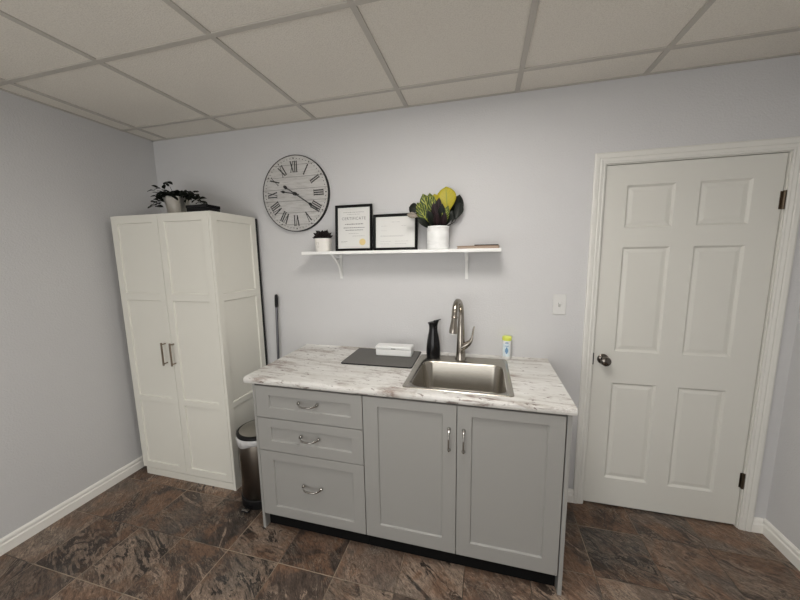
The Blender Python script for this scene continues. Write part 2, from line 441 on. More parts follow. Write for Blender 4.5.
# ------------------------------------------------------------------ wardrobe
WX0, WX1, WY, WH = .0925, .8945, -.430, 1.840
t = thing('wardrobe', 'tall white two-door wardrobe in the left corner', 'wardrobe', ((WX0+WX1)/2, -.22, 0))
b = B()
box(b, WX0+.004, WX0+.02, WY+.022, -.022, 0, WH)
box(b, WX0+.02, WX1-.022, WY+.03, -.018, .055, .07); box(b, WX0+.02, WX1-.022, -.041, -.0375, .07, WH-.018)
box(b, WX0+.02, WX1-.022, WY+.03, -.024, .9, .915)
obj('body', b, m_ward, t, bevel=.001)
bx('dark_back_sheet', (WX0+.01, WX1-.001, -.037, -.017, .03, WH-.006), m_black, t)  # black sheet at the back, showing as a dark strip beside the wall
bx('top_panel', (WX0+.02, WX1-.022, WY+.001, -.038, WH-.016, WH), m_ward, t, bevel=.0015)
bx('plinth', (WX0+.022, WX1-.022, WY+.003, WY+.03, 0, .050), m_ward, t, bevel=.0015)
b = B()
P3 = [(.105, .572), (.612, 1.288), (1.336, 1.790)]
panelled(b, 0, .390, 0, WH, 0, .018, [(.045, .345, *p) for p in P3], .009, False, .0028)
b.transform(Matrix.Translation((WX1, WY+.001, 0)) @ Matrix.Rotation(R(90), 4, 'Z'))
obj('side_panel', b, m_ward, t, bevel=.001)
MID = .4856
for (x0, x1, a, c, hx) in ((WX0, MID-.0015, .142, .436, .434), (MID+.0015, WX1-.020, .536, .826, .505)):
    b = B(); panelled(b, x0, x1, .056, WH-.018 if 0 else WH-.002, WY-.0, .018, [(a, c, *p) for p in P3], .009, False, .0028)
    d = obj('door', b, m_ward, t, bevel=.001)
    b = B()
    for z in (.868, 1.000): tube(b, [(hx, WY+.002, z), (hx, WY-.030, z)], .0045, 10)
    box(b, hx-.005, hx+.005, WY-.034, WY-.026, .856, 1.012)
    obj('handle', b, mat('brown_steel', (.30, .25, .20), .3, 1), d, bevel=.0012)

# ------------------------------------------------------------------ arch pulls
def pull(parent, x, y, z, vertical, L=.118):
    """y = face of the front"""
    b = B(); n = 16; h = L/2; rings = []
    for i in range(n+1):
        s = -1+2*i/n; u = s*h
        out = .028*(1-abs(s)**3.2)+.004; drop = -.006*(1-s**4)
        wd = (.0035 if vertical else .0045)+.0042*abs(s)**4; tk = .0035+.0015*(1-s*s)
        c = Vector((u, -out, drop if not vertical else 0))
        ring = []
        for k in range(10):
            a = 2*math.pi*k/10; ring.append(c+Vector((0, math.cos(a)*tk, math.sin(a)*wd)))
        rings.append(ring)
    loft(b, rings)
    for s in (-1, 1):
        bb = [(.009, 0), (.009, .003), (.0065, .007), (.0045, .011)]
        rr = [[Vector((s*h*.97+r*math.cos(2*math.pi*k/14), -yy, r*math.sin(2*math.pi*k/14))) for k in range(14)] for r, yy in bb]
        loft(b, rr)
    m4 = Matrix.Translation((x, y, z)) @ (Matrix.Rotation(R(90), 4, 'Y') if vertical else Matrix())
    b.transform(m4)
    return obj('handle', b, m_pull, parent, smooth=50)

# ------------------------------------------------------------------ base cabinets
KY, KT = -.642, .873       # door face, top of fronts
CH = .918                  # worktop height
KX0, KXM, KX1 = 1.284, 1.910, 2.837
CB = CH-.035
def carcass(t, x0, x1, open_top):
    b = B(); yf = KY+.020
    box(b, x0, x0+.016, yf, -.018, .103, CB); box(b, x1-.016, x1, yf, -.018, .103, CB)
    box(b, x0+.016, x1-.016, yf, -.018, .103, .119); box(b, x0+.016, x1-.016, -.026, -.018, .131, CB)
    box(b, x0+.016, x1-.016, yf, yf+.07, CB-.016, CB)
    obj('body', b, m_cab, t)
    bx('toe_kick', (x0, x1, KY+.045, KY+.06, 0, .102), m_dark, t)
t1 = thing('drawer_cabinet', 'grey base cabinet with three drawers under the left end of the worktop', 'cabinet', ((KX0+KXM)/2, -.33, 0))
carcass(t1, KX0+.002, KXM-.001, False)
for (z0, z1) in ((.694, KT), (.501, .690), (.104, .497)):
    b = B(); panelled(b, KX0+.006, KXM-.002, z0, z1, KY, .019, [(1.371, 1.846, z0+.058, z1-.050)], .009, False, .0035)
    d = obj('drawer', b, m_cab, t1, bevel=.0012)
    box_b = B(); box(box_b, KX0+.03, KXM-.03, KY+.019, -.06, z0+.015, z1-.03); obj('drawer_box', box_b, m_dark, d)
    pull(d, 1.606, KY, {.694: .798, .501: .607, .104: .320}[z0], False, .110)
t2 = thing('sink_cabinet', 'grey two-door base cabinet under the sink', 'cabinet', ((KXM+KX1)/2, -.33, 0))
carcass(t2, KXM+.001, KX1-.004, True)
for (x0, x1, a, c, hx) in ((KXM+.002, 2.3725, 1.988, 2.308, 2.339), (2.3755, KX1-.006, 2.441, 2.764, 2.406)):
    b = B(); panelled(b, x0, x1, .104, KT, KY, .019, [(a, c, .178, .826)], .009, False, .0035)
    d = obj('door', b, m_cab, t2, bevel=.0012); pull(d, hx, KY, .704, True, .108)
bx('side_panel', (KX0-.016, KX0, KY+.006, -.016, 0, CB), m_cab, t1, bevel=.001)
bx('side_panel', (KX1, KX1+.018, KY+.006, -.016, 0, CB), m_cab, t2, bevel=.001)

# worktop with sink cut-out, one profile loft, then boolean
CX0, CX1, CY = 1.2286, 2.8678, -.653
SX0, SX1, SY0, SY1 = 2.100, 2.627, -.597, -.060
b = B()
prof = [(-.001, CB), (-.001, CH+.006), (-.010, CH+.006), (-.016, CH), (CY+.016, CH), (CY+.006, CH-.003), (CY+.001, CH-.010), (CY, CH-.02), (CY+.003, CB+.004), (CY+.008, CB)]
loft(b, [[(x, y, z) for y, z in prof] for x in (CX0, CX1)])
cut = B(); box(cut, SX0+.03, SX1-.03, SY0+.02, SY1-.10, CB-.05, CH+.05)
ct = obj('worktop_raw', b, m_count, origin=(2.05, -.33, CB)); co = obj('cutter', cut, m_count)
mo = ct.modifiers.new('b', 'BOOLEAN'); mo.object = co; mo.operation = 'DIFFERENCE'; mo.solver = 'EXACT'
bpy.context.view_layer.update()
me = bpy.data.meshes.new_from_object(ct.evaluated_get(bpy.context.evaluated_depsgraph_get()))
ct.modifiers.clear(); ct.data = me; bpy.data.objects.remove(co); ct.name = 'worktop'
for p_ in me.polygons: p_.use_smooth = False
tag(ct, 'white and brown marbled laminate worktop over the grey cabinets', 'worktop')

# ------------------------------------------------------------------ sink
t = thing('sink', 'rectangular stainless steel drop-in sink set in the worktop', 'sink', ((SX0+SX1)/2, -.33, CH))
bx0, bx1, by0, by1 = 2.138, 2.597, -.574, -.180
b = B(); k = 8
rings = [rrect(SX0, SX1, SY0, SY1, CH+.0005, .022, k), rrect(SX0+.003, SX1-.003, SY0+.003, SY1-.003, CH+.004, .020, k),
         rrect(SX0+.008, SX1-.008, SY0+.008, SY1-.008, CH+.0045, .018, k),
         rrect(SX0+.013, SX1-.013, SY0+.012, SY1-.013, CH+.003, .018, k),
         rrect(bx0-.004, bx1+.004, by0-.004, by1+.004, CH+.003, .062, k),
         rrect(bx0, bx1, by0, by1, CH-.002, .060, k), rrect(bx0+.004, bx1-.004, by0+.004, by1-.004, CH-.012, .058, k),
         rrect(bx0+.010, bx1-.010, by0+.010, by1-.010, CH-.155, .056, k), rrect(bx0+.022, bx1-.022, by0+.022, by1-.022, CH-.178, .055, k),
         rrect(bx0+.05, bx1-.05, by0+.05, by1-.05, CH-.186, .05, k), rrect(bx0+.17, bx1-.17, by0+.15, by1-.15, CH-.190, .03, k)]
loft(b, rings, (False, True))
o = obj('basin', b, m_steel, t, smooth=60)
b = B(); lathe(b, (bx0+bx1)/2, (by0+by1)/2, [(.045, CH-.1895), (.044, CH-.186), (.034, CH-.186), (.030, CH-.189), (.001, CH-.189)], 28)
obj('drain', b, m_chrome, t, smooth=40)

# faucet
t = thing('faucet', 'brushed nickel gooseneck pull-down faucet behind the sink', 'faucet', (2.366, -.112, CH+.004))
fx, fy = 2.353, -.112
b = B(); z = CH+.003
lathe(b, fx, fy, [(.034, z), (.034, z+.004), (.030, z+.012), (.027, z+.05), (.0245, z+.11), (.022, z+.17), (.0195, z+.22)], 28)
obj('body', b, m_nickel, t, smooth=40)
b = B()
pth = [Vector((fx, fy, z+.215)), Vector((fx, fy, z+.26))]+bez((fx, fy, z+.29), (fx-.002, fy-.01, 1.302), (fx-.026, fy-.135, 1.328), (2.327, -.262, 1.215), 16)
tube(b, pth, [.019, .018]+[.0168]*17, 18)
obj('spout', b, m_nickel, t, smooth=50)
b = B()
d = (Vector((2.321, -.280, 1.120))-Vector((2.327, -.262, 1.215)))
q = [Vector((2.327, -.262, 1.215))+d*s for s in (-.02, .08, .10, .30, .62, .85, .97, 1.0)]
tube(b, q, [.0175, .0205, .0165, .0175, .021, .0235, .0225, .017], 20)
obj('spray_head', b, m_nickel, t, smooth=40)
b = B(); tube(b, [q[-1]-Vector((0, 0, -.002)), q[-1]-Vector((0, 0, .004))], .013, 18); obj('nozzle', b, m_wpl, t)
b = B()
pp = bez((fx+.006, fy-.004, z+.075), (fx+.035, fy-.012, z+.095), (fx+.058, fy-.012, z+.11), (fx+.066, fy-.012, z+.135), 8)
tube(b, pp, [.023, .022, .021, .020, .018, .0155, .0125, .0105, .009], 16)
pp = bez(pp[-1], (fx+.070, fy-.012, z+.155), (fx+.071, fy-.014, z+.185), (fx+.079, fy-.016, z+.212), 8)
tube(b, pp, [.0088, .0072, .0062, .0058, .0056, .0056, .0056, .005, .0035], 12)
obj('lever', b, m_nickel, t, smooth=50)

# soap bottle: oval section with flared slanted mouth
t = thing('soap_dispenser', 'tall black soap dispenser with flared slanted top beside the faucet', 'soap dispenser', (2.184, -.112, CH+.004))
b = B(); rings = []
for r, zz, sl in ((.037, 0, 0), (.040, .006, 0), (.041, .03, 0), (.0405, .065, 0), (.037, .10, 0), (.032, .135, 0), (.0265, .165, 0), (.0245, .185, 0), (.0255, .203, .05), (.029, .217, .12), (.034, .226, .2), (.032, .228, .2)):
    r *= 1.06; rings.append([(2.184+r*math.cos(2*math.pi*i/36), -.112+.72*r*math.sin(2*math.pi*i/36), CH+.0045+zz+sl*r*math.cos(2*math.pi*i/36)) for i in range(36)])
loft(b, rings); obj('bottle', b, m_blackg, t, smooth=50)
b = B(); box(b, -.012, .034, -.009, .009, 0, .006)
b.transform(Matrix.Translation((2.198, -.112, CH+.236)) @ Matrix.Rotation(R(-14), 4, 'Y')); obj('pump_spout', b, m_blackg, t, bevel=.002)

# wipes tube
t = thing('plastic_tube', 'small white tube with yellow-green lid and blue mark at the back of the worktop', 'tube', (2.626, -.0315, CH))
cx, cy = 2.626, -.0315
b = B(); lathe(b, cx, cy, [(.022, CH), (.0245, CH+.003), (.0255, CH+.118), (.0235, CH+.122)], 28); obj('container', b, m_wpl, t, smooth=40)
b = B(); lathe(b, cx, cy, [(.0275, CH+.118), (.028, CH+.122), (.028, CH+.136), (.026, CH+.140), (.001, CH+.141)], 28); obj('lid', b, m_green, t, smooth=40)
def arc_patch(b, cx, cy, r, a0, a1, z0, z1, n=8, r2=None):
    r2 = r2 or r
    L = [[(cx+rr*math.cos(a), cy+rr*math.sin(a), zz) for rr, zz in ((r, z0), (r2, z1))] for a in [a0+(a1-a0)*i/n for i in range(n+1)]]
    V = [[b.verts.new(p) for p in q] for q in L]
    for i in range(n): b.faces.new((V[i][0], V[i+1][0], V[i+1][1], V[i][1]))
b = B(); arc_patch(b, cx, cy, .0262, R(205), R(310), CH+.02, CH+.098, 12); obj('label', b, m_lblue, t, smooth=60)
b = B(); dirr = math.atan2(-2.045-cy, 2.48-cx)
for (w_, z0, z1) in ((.20, .040, .074), (.34, .046, .066), (.12, .036, .078)): arc_patch(b, cx, cy, .0268+.0001*w_, dirr-w_, dirr+w_, CH+z0, CH+z1, 6)
for (w_, z0, z1) in ((.42, .083, .087), (.36, .101, .105), (.30, .107, .110)): arc_patch(b, cx, cy, .0268, dirr-w_, dirr+w_, CH+z0, CH+z1, 6)
obj('printed_mark', b, m_blue, t, smooth=60)

# drying mat and white box on it
t = thing('drying_mat', 'charcoal drying mat lying flat on the worktop left of the sink', 'mat', (1.86, -.175, CH))
mx0, mx1, my0, my1 = 1.658, 2.090, -.336, -.022
b = B(); loft(b, [rrect(mx0, mx1, my0, my1, CH+.0005, .012), rrect(mx0, mx1, my0, my1, CH+.006, .012), rrect(mx0+.002, mx1-.002, my0+.002, my1-.002, CH+.008, .01)])
b.transform(Matrix.Translation((1.87, -.18, 0)) @ Matrix.Rotation(R(.8), 4, 'Z') @ Matrix.Translation((-1.87, .18, 0)))
obj('pad', b, m_mat, t)
b = B()
for z_ in (CH+.004,):
    ring = rrect(mx0-.001, mx1+.001, my0-.001, my1+.001, z_, .012)
    n = len(ring); rr = []
    pts = [Vector(p) for p in ring]
    V = []
    for i, p in enumerate(pts):
        d = (pts[(i+1) % n]-pts[i-1]).normalized(); s = d.cross(Vector((0, 0, 1)))
        V.append([b.verts.new(p+s*.003*math.cos(2*math.pi*k/6)+Vector((0, 0, .0035*math.sin(2*math.pi*k/6)))) for k in range(6)])
    for i in range(n):
        for k in range(6): b.faces.new((V[i][k], V[(i+1) % n][k], V[(i+1) % n][(k+1) % 6], V[i][(k+1) % 6]))
b.transform(Matrix.Translation((1.87, -.18, 0)) @ Matrix.Rotation(R(.8), 4, 'Z') @ Matrix.Translation((-1.87, .18, 0)))
obj('edge_binding', b, m_black, t, smooth=60)
t = thing('white_box', 'long white lidded box standing on the charcoal mat', 'box', (1.935, -.125, CH+.008))
mtx = Matrix.Translation((1.935, -.118, CH+.0085)) @ Matrix.Rotation(R(2), 4, 'Z')
b = B(); box(b, -.116, .116, -.042, .042, 0, .041); b.transform(mtx); obj('base', b, m_wpl, t, bevel=.006)
b = B(); box(b, -.118, .118, -.044, .044, .042, .061); b.transform(mtx); obj('lid', b, m_wpl, t, bevel=.006)
b = B(); box(b, -.014, .014, -.0452, -.043, .046, .050); b.transform(mtx); obj('printed_mark', b, m_ink, t)

# ------------------------------------------------------------------ waste bin, mop
t = thing('step_bin', 'dark steel step bin with white liner between wardrobe and drawer cabinet', 'waste bin', (1.098, -.41, 0))
cx, cy, r = 1.098, -.415, .124
b = B(); lathe(b, cx, cy, [(r-.004, .058), (r-.002, .062), (r, .450), (r-.003, .455)], 48); obj('body', b, m_binst, t, smooth=40)
b = B(); lathe(b, cx, cy, [(r+.004, 0), (r+.005, .005), (r+.004, .052), (r-.001, .0575)], 48); obj('base', b, m_black, t, smooth=40)
b = B(); n = 72; rings = []
for (dr, zz, am) in ((.0015, .459, 0), (.004, .456, .001), (.005, .450, .002), (.006, .445, .003), (.005, .439, .0)):
    rings.append([((cx+(r+dr+am*math.sin(i*1.7))*math.cos(2*math.pi*i/n)), cy+(r+dr+am*math.sin(i*1.7))*math.sin(2*math.pi*i/n), zz-(.008+.008*math.sin(i*.43)+.03*max(0, math.cos((i/n-.73)*9.5))**4 if zz < .44 else 0)) for i in range(n)])
loft(b, rings, (False, False)); o = obj('bin_liner', b, m_liner, t, smooth=70); sd = o.modifiers.new('s', 'SOLIDIFY'); sd.thickness = .0008
b = B(); lathe(b, cx, cy, [(r+.004, .460), (r+.005, .469), (r+.001, .476), (r-.010, .480)], 48); obj('lid_rim', b, m_black, t, smooth=50)
b = B(); lathe(b, cx, cy, [(r-.010, .479), (r-.03, .486), (r-.07, .494), (.001, .497)], 48, (True, True)); obj('lid', b, mat('lid_steel', (.42, .40, .37), .28, 1), t, smooth=60)
b = B(); box(b, cx-.03, cx+.02, cy-r-.045, cy-r+.01, .012, .02); obj('pedal', b, m_black, t, bevel=.003)
b = B(); box(b, cx-.028, cx+.018, cy-r-.044, cy-r-.028, .0205, .024); obj('pedal_tread', b, m_chrome, t, bevel=.001)

t = thing('broom', 'upright broom handle with black grip leaning beside the wardrobe', 'broom', (1.005, -.04, 0))
b = B(); tube(b, [(.996, -.062, .05), (1.013, -.026, 1.215)], .0095, 14); obj('handle', b, mat('grey_pole', (.14, .14, .15), .3, .8), t, smooth=50)
b = B(); tube(b, [(1.0129, -.0265, 1.195), (1.0133, -.0258, 1.205), (1.0142, -.0238, 1.27), (1.0144, -.0234, 1.286), (1.0145, -.0233, 1.290)], [.0105, .0125, .0125, .0105, .005], 14); obj('grip', b, m_black, t, smooth=50)
b = B(); box(b, .955, 1.045, -.105, -.03, .06, .085); obj('broom_head', b, m_black, t, bevel=.006)
b = B()
for i in range(14):
    for j in range(4): tube(b, [(.960+i*.0061, -.095+j*.018, .062), (.957+i*.0066, -.098+j*.020, .0005)], .0018, 5)
o = obj('bristles', b, mat('grey_bristles', (.2, .2, .2), .8), t); o['kind'] = 'stuff'

# ------------------------------------------------------------------ wall switch
t = thing('light_switch', 'white light switch plate on the wall left of the door', 'light switch', (2.915, -.003, 1.258))
bx('cover_plate', (2.879, 2.951, -.006, -.0005, 1.198, 1.318), m_switch, t, bevel=.002)
b = B(); box(b, -.0045, .0045, -.014, 0, -.009, .009); b.transform(Matrix.Translation((2.915, -.005, 1.262)) @ Matrix.Rotation(R(25), 4, 'X')); obj('toggle', b, m_switch, t, bevel=.001)
b = B(); box(b, 2.909, 2.921, -.0064, -.0058, 1.246, 1.270); obj('toggle_slot', b, m_ink, t)
b = B()
for z_ in (1.228, 1.288):
    b = B(); rr = [[(2.915+.003*math.cos(2*math.pi*k/12), y_, z_+.003*math.sin(2*math.pi*k/12)) for k in range(12)] for y_ in (-.0058, -.0068)]
    loft(b, rr); obj('screw', b, m_switch, t)

# ------------------------------------------------------------------ shelf with brackets
SZ = 1.591
t = thing('wall_shelf', 'long narrow white wall shelf on two brackets above the worktop', 'shelf', (1.944, -.08, SZ))
bx('board', (1.324, 2.572, -.160, -.001, SZ-.019, SZ), m_shelf, t, bevel=.0015)
for hx in (1.530, 2.377):
    b = B(); zt = SZ-.0195
    box(b, hx-.009, hx+.009, -.142, -.001, zt-.004, zt)
    box(b, hx-.009, hx+.009, -.005, -.001, zt-.165, zt-.004)
    def strip(pts, wd=.009, th=.002):
        rings = []
        for i, p in enumerate(pts):
            d = (pts[min(i+1, len(pts)-1)]-pts[max(i-1, 0)]).normalized(); s = Vector((1, 0, 0)); nn = d.cross(s).normalized()
            rings.append([p+s*wd+nn*th, p+s*wd-nn*th, p-s*wd-nn*th, p-s*wd+nn*th])
        loft(b, rings)
    strip(bez((hx, -.132, zt-.006), (hx, -.10, zt-.03), (hx, -.02, zt-.06), (hx, -.008, zt-.150), 12), .007)
    strip([Vector((hx, -.060, zt-.044))+Vector((0, .018*math.cos(a)*(1-a/14), .018*math.sin(a)*(1-a/14))) for a in [k*.5 for k in range(18)]], .006, .0012)
    obj('bracket', b, m_shelf, t)

# small pot with succulent
t = thing('potted_succulent', 'small white pot of dark spiky succulent at the left end of the shelf', 'potted plant', (1.444, -.08, SZ))
b = B(); pcx = 1.444
pr = [rrect(pcx-.044, pcx+.044, -.125, -.035, SZ+.0005, .03), rrect(pcx-.046, pcx+.046, -.127, -.033, SZ+.006, .032), rrect(pcx-.050, pcx+.050, -.130, -.030, SZ+.086, .032), rrect(pcx-.046, pcx+.046, -.126, -.034, SZ+.086, .028), rrect(pcx-.044, pcx+.044, -.124, -.036, SZ+.07, .028)]
loft(b, pr); obj('pot', b, m_cer, t, smooth=40)
b = B()  # faint line motif on the pot
for (x, z_, w_, h_) in ((-.022, .058, .012, .0015), (-.026, .045, .0015, .014), (-.010, .045, .0015, .014), (-.024, .030, .02, .0015), (-.018, .037, .006, .0015), (-.014, .022, .0015, .008)):
    box(b, pcx+x, pcx+x+w_, -.1308, -.129, SZ+z_, SZ+z_+h_)
obj('printed_mark', b, mat('faint_grey_print', (.5, .48, .44), .6), t)
b = B(); box(b, pcx-.034, pcx+.034, -.114, -.046, SZ+.07, SZ+.080); obj('soil', b, m_soil, t)
b = B()
for ring_, (cnt, tilt, ln) in enumerate(((14, 72, .070), (13, 52, .074), (11, 32, .072), (6, 12, .066))):
    for i in range(cnt):
        az = 2*math.pi*(i+.37*ring_)/cnt; L_ = ln*random.uniform(.88, 1.08); tl = R(tilt+random.uniform(-6, 6))
        d = Vector((math.cos(az)*math.sin(tl), math.sin(az)*math.sin(tl), math.cos(tl)))
        p0 = Vector((pcx, -.08, SZ+.078)); 
        pts = [p0+d*L_*s for s in (0, .25, .55, .8, 1)]
        tube(b, pts, [.004, .0085, .0105, .008, .0008], 6)
obj('leaves', b, m_purple, t, smooth=60)

# framed certificates
def lean(dx, ang, z=SZ, y=-.035):
    return Matrix.Translation((dx, y, z)) @ Matrix.Rotation(R(-ang), 4, 'X')
def frame(label, xc, w_, h_, bw, y, ang, kind):
    t = thing('picture_frame', label, 'framed certificate', (xc, y, SZ), 'framed certificates on the shelf')
    mt = Matrix.Translation((xc, y, SZ+.0008)) @ Matrix.Rotation(R(-ang), 4, 'X')
    b = B(); hw = w_/2
    prof = [(0, 0), (0, -.014), (bw*.25, -.017), (bw*.85, -.014), (bw, -.010), (bw, 0)]
    rings = []
    for (x, z_, sx, sz) in ((-hw, 0, 1, 1), (hw, 0, -1, 1), (hw, h_, -1, -1), (-hw, h_, 1, -1)):
        rings.append([(x+sx*d, yy, z_+sz*d) for d, yy in prof])
    rings.append(rings[0]); loft(b, rings, (False, False)); bmesh.ops.remove_doubles(b, verts=b.verts[:], dist=1e-6)
    b.transform(mt); obj('frame', b, m_frame, t)
    b = B(); box(b, -hw+.003, hw-.003, -.003, 0, .003, h_-.003); b.transform(mt); obj('backing', b, m_black, t)
    b = B(); box(b, -hw+bw, hw-bw, -.006, -.0035, bw, h_-bw); b.transform(mt); obj('paper', b, m_paper, t)
    iw = w_-2*bw; ih = h_-2*bw; rnd = random.Random(kind); ink = m_ink if kind == 1 else mat('pale_grey_ink', (.45, .45, .45), .7)
    def ln(b, x0, x1, z_, th=.0014): box(b, -iw/2+iw*x0, -iw/2+iw*x1, -.0068, -.0060, bw+ih*z_, bw+ih*z_+th)
    def words(x0, x1, z_, th):
        x = x0; b = B()
        while x < x1:
            l = rnd.uniform(.03, .07); ln(b, x, min(x+l, x1), z_, th*rnd.uniform(.7, 1)); x += l+.015
        b.transform(mt); obj('text_line', b, ink, t)
    if kind == 1:
        words(.18, .82, .88, .0025); words(.30, .68, .83, .002)
        words(.22, .80, .585, .006); words(.18, .84, .50, .005); words(.24, .80, .44, .005)
        words(.34, .66, .365, .0016); words(.46, .84, .30, .002); words(.10, .30, .17, .002); words(.10, .24, .145, .0015)
        cu = bpy.data.curves.new('heading', 'FONT'); cu.body = 'CERTIFICATE'; cu.size = .026; cu.align_x = 'CENTER'; cu.extrude = .0003; cu.space_character = 1.12
        tmp = bpy.data.objects.new('tmp', cu); C.objects.link(tmp); bpy.context.view_layer.update()
        me = bpy.data.meshes.new_from_object(tmp.evaluated_get(bpy.context.evaluated_depsgraph_get())); bpy.data.objects.remove(tmp)
        hb = B(); hb.from_mesh(me); hb.transform(mt @ Matrix.Translation((0, -.0064, bw+ih*.70)) @ Matrix.Rotation(R(90), 4, 'X')); obj('heading', hb, m_ink, t)
        b = B(); n = 32; cx_, cz_ = iw*.27, bw+ih*.155
        for y_ in (0,): loft(b, [[(cx_+(.021+.0015*(k % 2))*math.cos(2*math.pi*k/n), yy, cz_+(.021+.0015*(k % 2))*math.sin(2*math.pi*k/n)) for k in range(n)] for yy in (-.0062, -.0072)])
        b.transform(mt); obj('gold_seal', b, m_gold, t)
    else:
        words(.42, .62, .82, .0022)
        for (a, c, z_) in ((.14, .30, .70), (.66, .80, .70), (.14, .28, .55), (.12, .74, .385), (.12, .70, .36), (.12, .40, .20), (.50, .86, .20), (.12, .36, .12), (.5, .8, .12)): words(a, c, z_, .0022)
frame('black upright frame holding a certificate with a gold seal', 1.650, .257, .298, .0165, -.050, 4, 1)
frame('black landscape frame holding a pale certificate, right of the upright frame', 1.930, .290, .228, .0165, -.046, 4, 2)

# leaf generator with UVs
def leaf(b, base, tip, wd, up_, bulge=.3, cup=.25, n=9, droop=0):
    base, tip = Vector(base), Vector(tip); L_ = (tip-base).length; d = (tip-base).normalized()
    upv = Vector(up_); upv = (upv-d*upv.dot(d)).normalized(); s = d.cross(upv).normalized()
    uvl = b.loops.layers.uv.verify(); rows = []
    for i in range(n+1):
        t_ = i/n; c = base+(tip-base)*t_+upv*(bulge*L_*math.sin(math.pi*t_)*.5)+Vector((0, 0, -droop*t_*t_))
        q_ = max(0, (t_-.08)/.92); wv = wd*.5*(math.sin(math.pi*q_**1.25)**.75 if 0 < q_ < 1 else 0)+.0012
        if i == n: wv = .0004
        rows.append([(b.verts.new(c+s*wv*q+upv*(cup*wv*abs(q))), (t_, .5+q/2)) for q in (-1, -.5, 0, .5, 1)])
    for a, c in zip(rows, rows[1:]):
        for k in range(4):
            f = b.faces.new([a[k][0], a[k+1][0], c[k+1][0], c[k][0]])
            for lp, src in zip(f.loops, (a[k], a[k+1], c[k+1], c[k])): lp[uvl].uv = src[1]
def leafobj(t, base, tip, wd, m, up_=(0, -1, .15), **kw):
    b = B(); leaf(b, base, tip, wd, up_, **kw)
    me_o = obj('leaf', b, m, t, smooth=180); sd = me_o.modifiers.new('s', 'SOLIDIFY'); sd.thickness = .0009; return me_o

# croton in white pot
t = thing('potted_croton', 'croton with yellow and dark leaves in a ribbed white pot on the shelf', 'potted plant', (2.214, -.082, SZ))
cx, cy = 2.208, -.084; b = B(); n = 60; pr = []
zs = [0, .004, .02, .028, .032, .036, .046, .05, .054, .10, .104, .108, .118, .122, .126, .134, .136, .136, .118]
rs = [.062, .066, .066, .066, .0645, .066, .066, .0645, .066, .066, .0645, .066, .066, .0645, .067, .067, .066, .060, .059]
for zz, rr_ in zip(zs, rs): pr.append((rr_, SZ+.0005+zz))
lathe(b, cx, cy, pr, n); obj('pot', b, m_wpl, t, smooth=40)
b = B(); lathe(b, cx, cy, [(.0588, SZ+.112), (.0585, SZ+.1195), (.03, SZ+.124), (.001, SZ+.125)], 24); obj('soil', b, m_soil, t)
PT = SZ+.122
def lf(bx_, tx, tz, ty, wd, m, **kw): leafobj(t, (cx+bx_, cy+.0, PT), (tx, ty, tz), wd, m, **kw)
def petioled(bx_, mx, mz, my, tx, tz, ty, wd, m, **kw):
    b = B(); tube(b, bez((cx+bx_, cy, PT), (cx+bx_, cy, PT+.02), (mx, my, mz-.02), (mx, my, mz), 6), .0016, 6); obj('stem', b, m_dgreen, t, smooth=60)
    leafobj(t, (mx, my, mz), (tx, ty, tz), wd, m, **kw)
petioled(.01, 2.268, 1.790, -.095, 2.255, 1.955, -.085, .112, m_lyel, cup=.15, bulge=.12)
petioled(.0, 2.205, 1.80, -.06, 2.183, 1.922, -.06, .075, m_lyel, cup=.2, bulge=.15)
petioled(.02, 2.285, 1.745, -.05, 2.333, 1.912, -.045, .080, m_ldark, bulge=-.25)
petioled(.03, 2.31, 1.76, -.06, 2.335, 1.865, -.05, .062, m_ldark, bulge=-.1)
lf(-.02, 2.120, 1.920, -.10, .082, m_lvar, bulge=.1)
lf(-.02, 2.158, 1.925, -.085, .074, m_lvar, bulge=.1)
lf(-.02, 2.178, 1.890, -.11, .062, m_lvar, bulge=.1)
lf(-.03, 2.088, 1.868, -.115, .070, m_lvar, bulge=.25)
lf(-.03, 2.100, 1.835, -.135, .064, m_lvar, bulge=.3)
petioled(-.03, 2.10, 1.825, -.09, 2.032, 1.848, -.085, .062, m_ldark, bulge=.1)
petioled(-.03, 2.105, 1.785, -.125, 2.030, 1.798, -.14, .034, m_lpale, bulge=.1)
lf(-.035, 2.092, 1.775, -.15, .036, m_ldark, bulge=.3)
lf(.0, 2.222, 1.888, -.135, .046, m_lpurp, bulge=.1)
lf(.01, 2.190, 1.860, -.15, .044, m_lpurp, bulge=.15)
lf(.02, 2.243, 1.850, -.15, .046, m_ldark, bulge=.15)
lf(.03, 2.275, 1.838, -.14, .042, m_lvar, bulge=.25)
lf(.03, 2.300, 1.815, -.11, .044, m_ldark, bulge=.25)
lf(.03, 2.262, 1.800, -.16, .040, m_lpurp, bulge=.3)
lf(-.01, 2.160, 1.815, -.165, .044, m_ldark, bulge=.3)
lf(-.0, 2.215, 1.805, -.17, .040, m_lpurp, bulge=.3)
lf(.0, 2.24, 1.90, -.04, .06, m_ldark, bulge=.1)
lf(-.01, 2.15, 1.87, -.04, .06, m_ldark, bulge=.1)
b = B()
for (dx, dy, tz) in ((0, 0, 1.80), (.012, .01, 1.78), (-.014, 0, 1.79)):
    tube(b, [(cx+dx*.5, cy+dy*.5, PT-.005), (cx+dx, cy+dy, tz)], .003, 8)
obj('stem', b, mat('brown_stem', (.07, .05, .03), .7), t, smooth=60)

